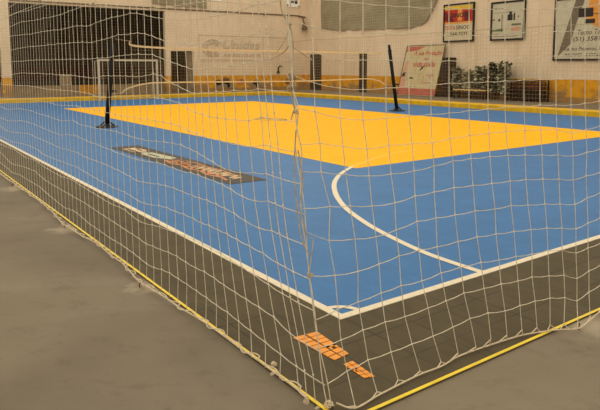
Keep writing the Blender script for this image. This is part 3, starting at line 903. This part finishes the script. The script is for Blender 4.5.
# ---------------------------------------------------------------- near protective net
NET = {"R":[[[-0.785,-0.7,2.004],[-0.619,-0.713,2.001],[-0.479,-0.723,1.996],[-0.333,-0.734,1.993],[-0.178,-0.746,1.994],[-0.023,-0.758,1.995],[0.11,-0.767,2.0],[0.265,-0.779,2.005],[0.419,-0.79,2.011],[0.563,-0.8,2.018],[0.732,-0.812,2.026],[0.88,-0.823,2.034],[1.035,-0.834,2.042],[1.186,-0.845,2.06],[1.333,-0.855,2.077],[1.485,-0.866,2.095]],[[-0.784,-0.707,1.869],[-0.623,-0.72,1.847],[-0.483,-0.73,1.849],[-0.336,-0.741,1.853],[-0.181,-0.752,1.857],[-0.025,-0.764,1.862],[0.108,-0.774,1.853],[0.263,-0.786,1.858],[0.418,-0.797,1.863],[0.562,-0.807,1.873],[0.731,-0.819,1.885],[0.88,-0.83,1.893],[1.035,-0.841,1.902],[1.187,-0.852,1.909],[1.334,-0.863,1.917],[1.487,-0.874,1.925]],[[-0.782,-0.713,1.752],[-0.627,-0.726,1.717],[-0.487,-0.737,1.715],[-0.339,-0.748,1.716],[-0.184,-0.759,1.715],[-0.028,-0.771,1.713],[0.106,-0.781,1.714],[0.261,-0.792,1.717],[0.416,-0.804,1.72],[0.561,-0.814,1.729],[0.731,-0.826,1.739],[0.88,-0.837,1.745],[1.035,-0.849,1.75],[1.187,-0.86,1.755],[1.335,-0.871,1.76],[1.489,-0.882,1.766]],[[-0.781,-0.72,1.605],[-0.631,-0.733,1.577],[-0.491,-0.743,1.568],[-0.343,-0.754,1.573],[-0.187,-0.766,1.58],[-0.03,-0.777,1.586],[0.104,-0.787,1.591],[0.26,-0.798,1.593],[0.415,-0.81,1.594],[0.56,-0.821,1.598],[0.73,-0.833,1.602],[0.88,-0.844,1.603],[1.036,-0.856,1.604],[1.188,-0.867,1.609],[1.336,-0.878,1.614],[1.49,-0.889,1.619]],[[-0.78,-0.727,1.468],[-0.635,-0.739,1.431],[-0.495,-0.751,1.415],[-0.346,-0.762,1.418],[-0.19,-0.773,1.424],[-0.033,-0.785,1.425],[0.102,-0.795,1.426],[0.258,-0.806,1.433],[0.414,-0.817,1.438],[0.559,-0.828,1.443],[0.729,-0.841,1.444],[0.88,-0.852,1.445],[1.036,-0.864,1.44],[1.189,-0.876,1.435],[1.338,-0.886,1.442],[1.492,-0.898,1.451]],[[-0.756,-0.736,1.315],[-0.621,-0.747,1.291],[-0.473,-0.76,1.266],[-0.33,-0.77,1.277],[-0.172,-0.782,1.274],[-0.028,-0.793,1.27],[0.107,-0.802,1.284],[0.264,-0.813,1.294],[0.421,-0.825,1.297],[0.567,-0.836,1.3],[0.738,-0.849,1.297],[0.889,-0.86,1.292],[1.046,-0.872,1.284],[1.2,-0.885,1.252],[1.35,-0.896,1.267],[1.505,-0.907,1.283]],[[-0.755,-0.743,1.174],[-0.607,-0.755,1.148],[-0.464,-0.767,1.128],[-0.32,-0.778,1.124],[-0.161,-0.79,1.126],[-0.016,-0.8,1.14],[0.128,-0.81,1.156],[0.271,-0.82,1.159],[0.428,-0.832,1.158],[0.584,-0.844,1.155],[0.738,-0.856,1.144],[0.899,-0.869,1.132],[1.057,-0.881,1.12],[1.212,-0.894,1.101],[1.362,-0.904,1.114],[1.507,-0.915,1.126]],[[-0.708,-0.755,1.0],[-0.587,-0.765,0.988],[-0.449,-0.776,0.971],[-0.296,-0.787,0.969],[-0.157,-0.797,0.99],[-0.018,-0.807,0.997],[0.134,-0.818,1.006],[0.285,-0.829,1.002],[0.443,-0.841,0.998],[0.601,-0.853,0.997],[0.746,-0.864,0.992],[0.908,-0.877,0.979],[1.067,-0.89,0.964],[1.213,-0.901,0.943],[1.352,-0.911,0.956],[1.509,-0.923,0.966]],[[-0.719,-0.762,0.833],[-0.561,-0.775,0.816],[-0.427,-0.785,0.807],[-0.293,-0.795,0.824],[-0.145,-0.804,0.85],[-0.006,-0.815,0.851],[0.139,-0.826,0.849],[0.3,-0.838,0.852],[0.468,-0.851,0.843],[0.609,-0.861,0.847],[0.765,-0.873,0.831],[0.928,-0.886,0.818],[1.078,-0.898,0.8],[1.235,-0.911,0.778],[1.365,-0.92,0.807],[1.51,-0.93,0.825]],[[-0.688,-0.773,0.652],[-0.547,-0.784,0.647],[-0.411,-0.794,0.662],[-0.275,-0.803,0.682],[-0.134,-0.813,0.692],[-0.001,-0.823,0.688],[0.161,-0.835,0.694],[0.314,-0.846,0.697],[0.475,-0.859,0.691],[0.635,-0.871,0.684],[0.793,-0.883,0.674],[0.948,-0.895,0.661],[1.099,-0.908,0.64],[1.246,-0.92,0.613],[1.377,-0.929,0.635],[1.512,-0.938,0.652]],[[-0.675,-0.783,0.479],[-0.551,-0.792,0.489],[-0.401,-0.802,0.506],[-0.265,-0.812,0.519],[-0.116,-0.823,0.517],[0.026,-0.833,0.536],[0.182,-0.844,0.543],[0.346,-0.856,0.541],[0.5,-0.868,0.53],[0.652,-0.88,0.526],[0.802,-0.892,0.517],[0.958,-0.903,0.514],[1.1,-0.915,0.495],[1.247,-0.928,0.451],[1.379,-0.937,0.464],[1.526,-0.948,0.476]],[[-0.662,-0.792,0.317],[-0.523,-0.801,0.336],[-0.378,-0.812,0.346],[-0.241,-0.822,0.345],[-0.074,-0.834,0.357],[0.062,-0.843,0.369],[0.204,-0.853,0.386],[0.37,-0.866,0.381],[0.517,-0.877,0.38],[0.67,-0.889,0.37],[0.801,-0.899,0.371],[0.968,-0.912,0.347],[1.121,-0.925,0.325],[1.259,-0.938,0.276],[1.391,-0.946,0.304],[1.527,-0.955,0.322]],[[-0.63,-0.803,0.148],[-0.495,-0.811,0.17],[-0.342,-0.823,0.174],[-0.194,-0.833,0.182],[-0.04,-0.845,0.19],[0.114,-0.855,0.206],[0.251,-0.865,0.226],[0.402,-0.876,0.226],[0.551,-0.888,0.206],[0.688,-0.898,0.211],[0.83,-0.909,0.211],[0.978,-0.92,0.2],[1.132,-0.933,0.172],[1.26,-0.945,0.123],[1.392,-0.953,0.158],[1.529,-0.962,0.181]],[[-0.663,-0.905,0.02],[-0.486,-0.872,0.02],[-0.312,-0.849,0.02],[-0.145,-0.851,0.02],[0.027,-0.849,0.02],[0.152,-0.866,0.044],[0.299,-0.877,0.044],[0.426,-0.886,0.061],[0.568,-0.897,0.052],[0.706,-0.907,0.052],[0.849,-0.919,0.035],[0.982,-0.927,0.02],[1.07,-0.971,0.02],[1.1,-1.049,0.02],[1.315,-1.011,0.02],[1.507,-0.983,0.02]]],"RC":[[-0.846,-0.695,2.005],[-0.85,-0.701,1.889],[-0.854,-0.706,1.778],[-0.88,-0.711,1.638],[-0.869,-0.719,1.488],[-0.875,-0.727,1.318],[-0.868,-0.734,1.19],[-0.863,-0.743,1.009],[-0.844,-0.75,0.893],[-0.834,-0.761,0.676],[-0.807,-0.774,0.452],[-0.776,-0.784,0.309],[-0.753,-0.795,0.114]],"L":[[[4.019,2.404],[4.672,2.403],[5.435,2.401],[6.203,2.39]],[[2.604,2.245],[3.085,2.241],[3.638,2.222],[4.509,2.23],[5.589,2.259],[6.246,2.229]],[[-0.551,2.028],[-0.446,2.009],[-0.289,1.988],[0.031,1.97],[0.408,1.972],[0.809,1.995],[1.173,2.042],[1.373,2.074],[1.586,2.091],[1.817,2.089],[2.251,2.085],[2.689,2.053],[3.108,2.08],[3.585,2.07],[4.302,2.083],[5.053,2.082],[6.278,2.107]],[[-0.684,1.887],[-0.392,1.856],[-0.085,1.824],[0.421,1.815],[0.655,1.828],[0.909,1.856],[1.223,1.917],[1.385,1.935],[1.833,1.94],[2.216,1.922],[2.648,1.902],[3.131,1.922],[3.891,1.926],[4.82,1.929],[5.668,1.927],[6.329,1.915]],[[-0.681,1.777],[-0.558,1.743],[-0.418,1.71],[0.151,1.68],[0.482,1.667],[0.922,1.734],[1.198,1.777],[1.552,1.775],[2.026,1.766],[2.668,1.752],[3.921,1.76],[5.122,1.765],[6.373,1.748]],[[-0.697,1.591],[-0.542,1.602],[-0.326,1.561],[0.034,1.543],[0.208,1.532],[0.484,1.516],[0.815,1.572],[1.06,1.637],[1.527,1.606],[1.994,1.609],[2.311,1.601],[2.542,1.58],[3.181,1.595],[4.166,1.6],[4.888,1.605],[5.747,1.598],[6.422,1.565]],[[-0.714,1.479],[-0.551,1.464],[-0.394,1.424],[-0.249,1.392],[-0.037,1.387],[0.264,1.384],[0.466,1.396],[0.697,1.442],[1.079,1.466],[1.657,1.447],[2.42,1.408],[2.806,1.434],[3.205,1.441],[4.198,1.426],[4.819,1.437],[5.481,1.439],[6.459,1.422],[7.225,1.419]],[[-0.723,1.314],[-0.533,1.298],[-0.399,1.278],[-0.235,1.255],[-0.023,1.249],[0.278,1.251],[0.479,1.261],[0.794,1.294],[1.251,1.293],[1.79,1.283],[2.436,1.286],[3.227,1.294],[4.008,1.265],[4.362,1.277],[5.521,1.262],[7.288,1.202]],[[-0.72,1.183],[-0.539,1.148],[-0.08,1.086],[0.069,1.079],[0.21,1.102],[0.519,1.147],[0.723,1.165],[0.928,1.157],[1.129,1.148],[1.409,1.124],[1.691,1.129],[2.128,1.136],[2.603,1.118],[3.08,1.119],[3.322,1.137],[3.745,1.106],[4.393,1.112],[5.262,1.126],[5.862,1.118],[6.702,1.057],[7.325,1.076]],[[-0.708,1.004],[-0.52,0.982],[-0.441,0.985],[-0.281,0.953],[-0.147,0.95],[-0.032,0.971],[0.289,0.992],[0.431,0.993],[0.741,0.984],[1.147,0.984],[1.427,0.963],[1.711,0.956],[2.202,0.958],[2.477,0.969],[2.934,0.974],[3.272,0.992],[3.854,0.945],[4.425,0.946],[5.184,0.971],[5.774,0.961],[6.749,0.884],[7.376,0.901]],[[-0.691,0.859],[-0.503,0.831],[-0.424,0.823],[-0.266,0.807],[-0.134,0.818],[0.007,0.833],[0.143,0.849],[0.303,0.85],[0.565,0.839],[0.755,0.844],[1.106,0.83],[1.301,0.806],[1.574,0.784],[1.797,0.804],[2.09,0.805],[2.355,0.814],[2.798,0.804],[3.298,0.82],[3.878,0.799],[4.547,0.804],[5.33,0.818],[6.792,0.724],[7.418,0.757]],[[-0.738,0.668],[-0.577,0.652],[-0.455,0.656],[-0.305,0.672],[-0.003,0.685],[0.292,0.686],[0.611,0.684],[0.941,0.675],[1.123,0.666],[1.421,0.626],[1.591,0.623],[1.863,0.642],[2.242,0.632],[2.82,0.646],[3.321,0.667],[3.822,0.645],[4.58,0.632],[5.085,0.662],[5.66,0.653],[6.533,0.593],[7.466,0.594]],[[-0.731,0.502],[-0.583,0.503],[-0.432,0.494],[-0.294,0.508],[-0.156,0.52],[0.177,0.541],[0.627,0.543],[1.141,0.503],[1.44,0.462],[1.61,0.459],[1.881,0.485],[2.262,0.474],[2.842,0.486],[3.531,0.505],[3.934,0.473],[4.608,0.483],[5.118,0.505],[5.702,0.473],[6.347,0.496],[7.504,0.463]],[[-0.783,0.287],[-0.572,0.279],[-0.392,0.327],[-0.021,0.343],[0.123,0.339],[0.289,0.354],[0.426,0.352],[0.775,0.347],[0.891,0.349],[1.067,0.334],[1.416,0.303],[1.738,0.31],[1.973,0.318],[2.417,0.324],[2.863,0.334],[3.372,0.333],[3.755,0.322],[4.639,0.32],[5.149,0.359],[5.734,0.332],[6.62,0.257],[7.543,0.331]],[[-0.777,0.133],[-0.609,0.115],[-0.46,0.127],[0.0,0.164],[0.143,0.172],[0.309,0.175],[0.473,0.187],[0.636,0.183],[0.908,0.189],[1.121,0.175],[1.374,0.136],[1.757,0.152],[1.993,0.155],[2.303,0.145],[2.889,0.149],[3.396,0.18],[3.785,0.138],[4.431,0.159],[4.917,0.189],[5.959,0.175],[6.652,0.133],[7.592,0.163]]],"CC":[[-0.929,-0.717,2.011],[-0.925,-0.711,1.876],[-0.916,-0.714,1.758],[-0.908,-0.718,1.657],[-0.903,-0.718,1.573],[-0.892,-0.727,1.494],[-0.886,-0.727,1.386],[-0.878,-0.731,1.291],[-0.872,-0.731,1.185],[-0.858,-0.737,1.015],[-0.846,-0.744,0.867],[-0.831,-0.749,0.682],[-0.816,-0.762,0.551],[-0.795,-0.776,0.347],[-0.776,-0.792,0.177],[-0.753,-0.812,0.012]]}
net = empty('protective_net', (-.76, -.80, 0), 'near white cord protective net folded round the court corner', 'net')
def left_pt(Y, z):
    return Vector((-.80 + (corner_at(z).x + .80) * math.exp(-max(0, Y + .75) / 1.1), Y, z))
CC = [Vector(c) for c in NET['CC']]
def corner_at(z):
    for a, b in zip(CC, CC[1:]):
        if b.z <= z <= a.z: return b.lerp(a, (z - b.z) / max(a.z - b.z, 1e-6))
    return CC[0] + Vector((0, 0, z - CC[0].z)) if z > CC[0].z else CC[-1].copy()
def lerp_row(row, Y):
    if Y <= row[0][0]: return row[0][1]
    if Y >= row[-1][0]:
        return row[-1][1] + .012 * math.sin(Y * 3.1 + row[0][1] * 9) - .012 * math.sin(row[-1][0] * 3.1 + row[0][1] * 9)
    for a, b in zip(row, row[1:]):
        if a[0] <= Y <= b[0]: return a[1] + (b[1] - a[1]) * (Y - a[0]) / max(b[0] - a[0], 1e-6)
rnd = random.Random(21)
# left sheet
SR = .0022
YB = [-.735, -.66, -.59, -.445, -.30, -.155] + [-.01 + .145 * k for k in range(84)]
def leanY(yb, z):
    s = .2 if yb < -.2 else max(0, .2 * (1 - (yb + .2) / .75))
    return yb + s * min(z, .9) + s * .35 * max(0, z - .9)
rowsL = [list(map(tuple, r)) for r in NET['L']]
zt = 2.229
extra = [[(-1, 2.10), (0, 2.02), (1.6, 2.10), (2.6, 2.24), (5, 2.24)]]
rowsL[0] = [(-.7, 2.08), (.1, 2.0), (.9, 2.04), (1.8, 2.22)] + rowsL[0]
rowsL[1] = [(-.7, 1.99), (0, 1.93), (.8, 1.94), (1.6, 2.1)] + rowsL[1][0:] if False else rowsL[1]
# the second row from the top runs out of the frame near the corner; carry it on
rowsL[1] = [(-.75, 2.09), (0, 2.06), (1.2, 2.09)] + rowsL[1]
rowsL[0] = [(-.75, 2.22), (0, 2.19), (1.2, 2.22)] + [p for p in rowsL[0] if p[0] > 1.9]
top_rows = [[(-.75, 2.37 + .145 * k), (2, 2.35 + .145 * k), (5, 2.37 + .145 * k)] for k in range(7)][::-1]
rowsL = top_rows + rowsL
bottomL = [(-.66, -.80), (-.4, -.805), (0, -.80), (.65, -.825), (1.36, -.875), (1.9, -.83), (2.6, -.82), (3.49, -.885), (4.4, -.825), (5.0, -.82), (7.6, -.86), (12.5, -.85)]
def ropeX(Y): return lerp_row([(a, b) for a, b in bottomL], Y) if Y < 12 else -.85
nodes = []
gn = G()
for yb in YB:
    col_ = []
    for row in rowsL:
        z = 1.0
        for _ in range(4):
            Y = leanY(yb, z); z = lerp_row(row, Y)
        p = left_pt(Y + rnd.uniform(-.006, .006), z + rnd.uniform(-.004, .004))
        c = corner_at(z)
        if p.y < c.y: p = c.copy()
        col_.append(p)
    nodes.append(col_)
for j, col_ in enumerate(nodes):
    yb = YB[j]
    gn.tube(col_ + [Vector((-.80 if yb > -.5 else -.78, max(yb, -.78), .006))], SR, 4, cap=False)
    for p in col_:
        gn.knot(p, .0076)
for i in range(len(rowsL)):
    line = [nodes[j][i] for j in range(len(nodes)) if j != 0 and j != 1]
    c = corner_at(line[0].z)
    # cords droop a little between knots
    pts = [c]
    for a in line:
        b = pts[-1]; pts.append((a + b) / 2 + Vector((0, 0, -.004))); pts.append(a)
    gn.tube(pts, SR * 1.05, 4, cap=False)
left = keep_world(gn.make('netting', M['cord']), net)
left['label'] = 'left sheet of white cord mesh along the sideline'
# right sheet
gn = G()
R = [[Vector(p) for p in row] for row in NET['R']]
RCc = [Vector(p) for p in NET['RC']]
nr, ncol = len(R), len(R[0])
for k in range(1, 9):          # carry the sheet on past the frame
    for row in R:
        q = row[15] + Vector((.148 * k, -.0118 * k, -.01 * math.sin(k * .9)))
        row.append(q)
up = []
for k in range(7, 0, -1):      # and up above it
    up.append([p + Vector((0, 0, .14 * k)) for p in R[0]])
RU = up + R
for row in R[-1:]:
    for p in row: p.z = max(p.z, .015)
for j in range(len(RU[0])):
    gn.tube([row[j] for row in RU[:-1]] + [R[-1][j]], SR, 4, cap=False)
for i, row in enumerate(RU[:-1]):
    c = corner_at(row[0].z) if i < 7 else RCc[i - 7]
    pts = [Vector(c)]
    for a in row:
        b = pts[-1]; pts.append((a + b) / 2 + Vector((0, 0, -.004))); pts.append(a)
        gn.knot(a, .0076)
    gn.tube(pts, SR * 1.05, 4, cap=False)
rightn = keep_world(gn.make('netting', M['cord']), net)
rightn['label'] = 'right sheet of white cord mesh along the goal line'
# border ropes on the ground
g = G()
pl = [Vector((ropeX(y), y, .012 + .012 * abs(math.sin(y * 4.2)))) for y in [-.70 + .05 * k for k in range(255)]]
g.tube(pl, .0055, 6)
keep_world(g.make('bottom_rope', M['rope']), net)
g = G()
zz = []
for k, p in enumerate(pl):
    o = (.03 if k % 4 < 2 else -.012) * (1.0 + .5 * math.sin(k * .7))
    zz.append(p + Vector((-o * .8 + .012, .006 * math.sin(k * 2.3), .004 + (.012 if k % 4 == 1 else 0))))
g.tube(smooth_path(zz, 2), .0042, 5)
keep_world(g.make('lacing', M['rope']), net)
border = [Vector(p) for p in [[-0.72, -0.83, 0.02], [-0.666, -0.908, 0.012], [-0.502, -0.89, 0.012], [-0.323, -0.875, 0.012], [-0.154, -0.866, 0.012], [0.008, -0.873, 0.012], [0.161, -0.852, 0.012], [0.317, -0.857, 0.012], [0.444, -0.868, 0.012], [0.591, -0.882, 0.012], [0.726, -0.902, 0.012], [0.852, -0.939, 0.012], [0.989, -0.993, 0.012], [1.096, -1.052, 0.012], [1.286, -1.027, 0.012], [1.493, -0.991, 0.012]]]
for k in range(1, 9): border.append(border[-1] + Vector((.16, -.004, .0)))
g = G(); g.tube(smooth_path(border, 4), .0045, 6)
keep_world(g.make('bottom_rope', M['rope']), net)
g = G()
bs = smooth_path(border, 8)
lace = []
for j in range(ncol):
    pk = R[-1][j]
    near = min(bs, key=lambda b: (b - pk).length)
    i0 = bs.index(near)
    lace += [bs[max(i0 - 3, 0)], pk.copy(), bs[min(i0 + 1, len(bs) - 1)]]
g.tube(lace, .0036, 5)
keep_world(g.make('lacing', M['rope']), net)
# corner bundle: several strands twisted together
g = G()
cz = [corner_at(2.9), corner_at(2.4)] + CC
cp = smooth_path(cz, 6)
for s in range(2):
    pts = []
    for i, p in enumerate(cp):
        w = i * .22 + s * 3.1
        a = .008 + .007 * math.sin(i * .13 + s)
        pts.append(p + Vector((math.cos(w) * a, math.sin(w) * a, 0)))
    g.tube(pts, .0027, 5)
keep_world(g.make('corner_rope', M['cord']), net)
# loose gathered cords pulled to the corner high up
g = G()
def toC(x, y, z): return Vector((x, y, z))
for pts in [[[-0.91, -0.623, 2.012], [-0.907, -0.635, 1.937], [-0.89, -0.652, 1.9], [-0.881, -0.663, 1.871], [-0.908, -0.653, 1.801], [-0.938, -0.638, 1.75]], [[-0.868, -0.653, 2.012], [-0.876, -0.656, 1.946], [-0.887, -0.655, 1.9], [-0.878, -0.668, 1.853], [-0.875, -0.68, 1.778], [-0.887, -0.687, 1.666]], [[-0.89, -0.668, 1.783], [-0.912, -0.658, 1.75], [-0.967, -0.623, 1.713]], [[-0.879, -0.677, 1.778], [-0.851, -0.702, 1.75], [-0.807, -0.738, 1.713]], [[-0.887, -0.687, 1.666], [-0.897, -0.686, 1.619], [-0.89, -0.699, 1.563], [-0.883, -0.714, 1.493]], [[-0.879, -0.693, 1.666], [-0.88, -0.702, 1.596], [-0.895, -0.699, 1.535], [-0.887, -0.712, 1.479]], [[-0.882, -0.713, 1.502], [-0.896, -0.708, 1.465], [-0.906, -0.706, 1.432]], [[-0.888, -0.738, 1.292], [-0.878, -0.764, 1.152], [-0.898, -0.767, 1.03], [-0.88, -0.799, 0.886]], [[-0.89, -0.724, 1.386], [-0.91, -0.736, 1.189], [-0.909, -0.758, 1.035], [-0.903, -0.783, 0.886], [-0.878, -0.812, 0.802]], [[-0.869, -0.808, 0.881], [-0.858, -0.817, 0.872], [-0.871, -0.819, 0.788], [-0.884, -0.821, 0.708]]]:
    g.tube(smooth_path([Vector(p) for p in pts], 5), .003, 4)
keep_world(g.make('gathered_cord', M['rope_old']), net)
# tied knots
def tied(c, r, n, seed, mat_, nm='tied_knot'):
    rn = random.Random(seed); g = G(); c = Vector(c)
    for k in range(n):
        ax = Vector((rn.uniform(-1, 1), rn.uniform(-1, 1), rn.uniform(-1, 1))).normalized()
        a = ax.orthogonal().normalized(); b = ax.cross(a)
        rr = r * rn.uniform(.5, 1); off = Vector((rn.uniform(-1, 1), rn.uniform(-1, 1), rn.uniform(-.6, .6))) * r * .4
        g.tube([c + off + a * math.cos(t) * rr + b * math.sin(t) * rr for t in [k2 * math.pi / 6 for k2 in range(11)]], r * .16, 5)
    keep_world(g.make(nm, mat_), net)
tied([-0.75, -0.317, 0.02], 0.015, 7, 5, M['rope'])
tied([-0.823, -0.403, 0.02], 0.011, 5, 6, M['rope'])
tied([-0.837, -0.734, 0.02], 0.014, 7, 7, M['rope'])
tied([-0.756, -0.816, 0.02], 0.022, 12, 8, M['rope'])
tied([-0.822, -0.812, 0.02], 0.012, 5, 9, M['rope'])
tied([-0.894, -0.698, 1.638], 0.02, 8, 25, M['rope_old'])
tied([-0.896, -0.704, 1.582], 0.018, 7, 26, M['rope_old'])
tied([-0.89, -0.724, 1.47], 0.014, 5, 27, M['rope_old'])
tied([-0.886, -0.831, 0.712], 0.014, 5, 28, M['rope_old'])
tied([-0.886, -0.671, 1.88], 0.012, 4, 29, M['rope_old'])


# anchoring hooks and mortar patches
def hook(x, y, label):
    g = G(); g.tube([(x, y, -.01), (x, y, .018), (x + .010, y + .004, .030), (x + .020, y + .008, .024), (x + .020, y + .008, .012)], .004, 6)
    tag(g.make('hook', M['rust']), label, 'hook', 'steel hooks holding the near net down')
hook(-.885, 3.49, 'rusty steel hook holding the net edge, middle of the sideline side')
hook(-.892, 1.354, 'rusty steel hook on the sideline side nearest the net corner')
hook(-.89, 6.2, 'rusty steel hook on the sideline side farthest from the net corner')
hook(1.128, -1.04, 'rusty steel hook holding the net on the goal line side')
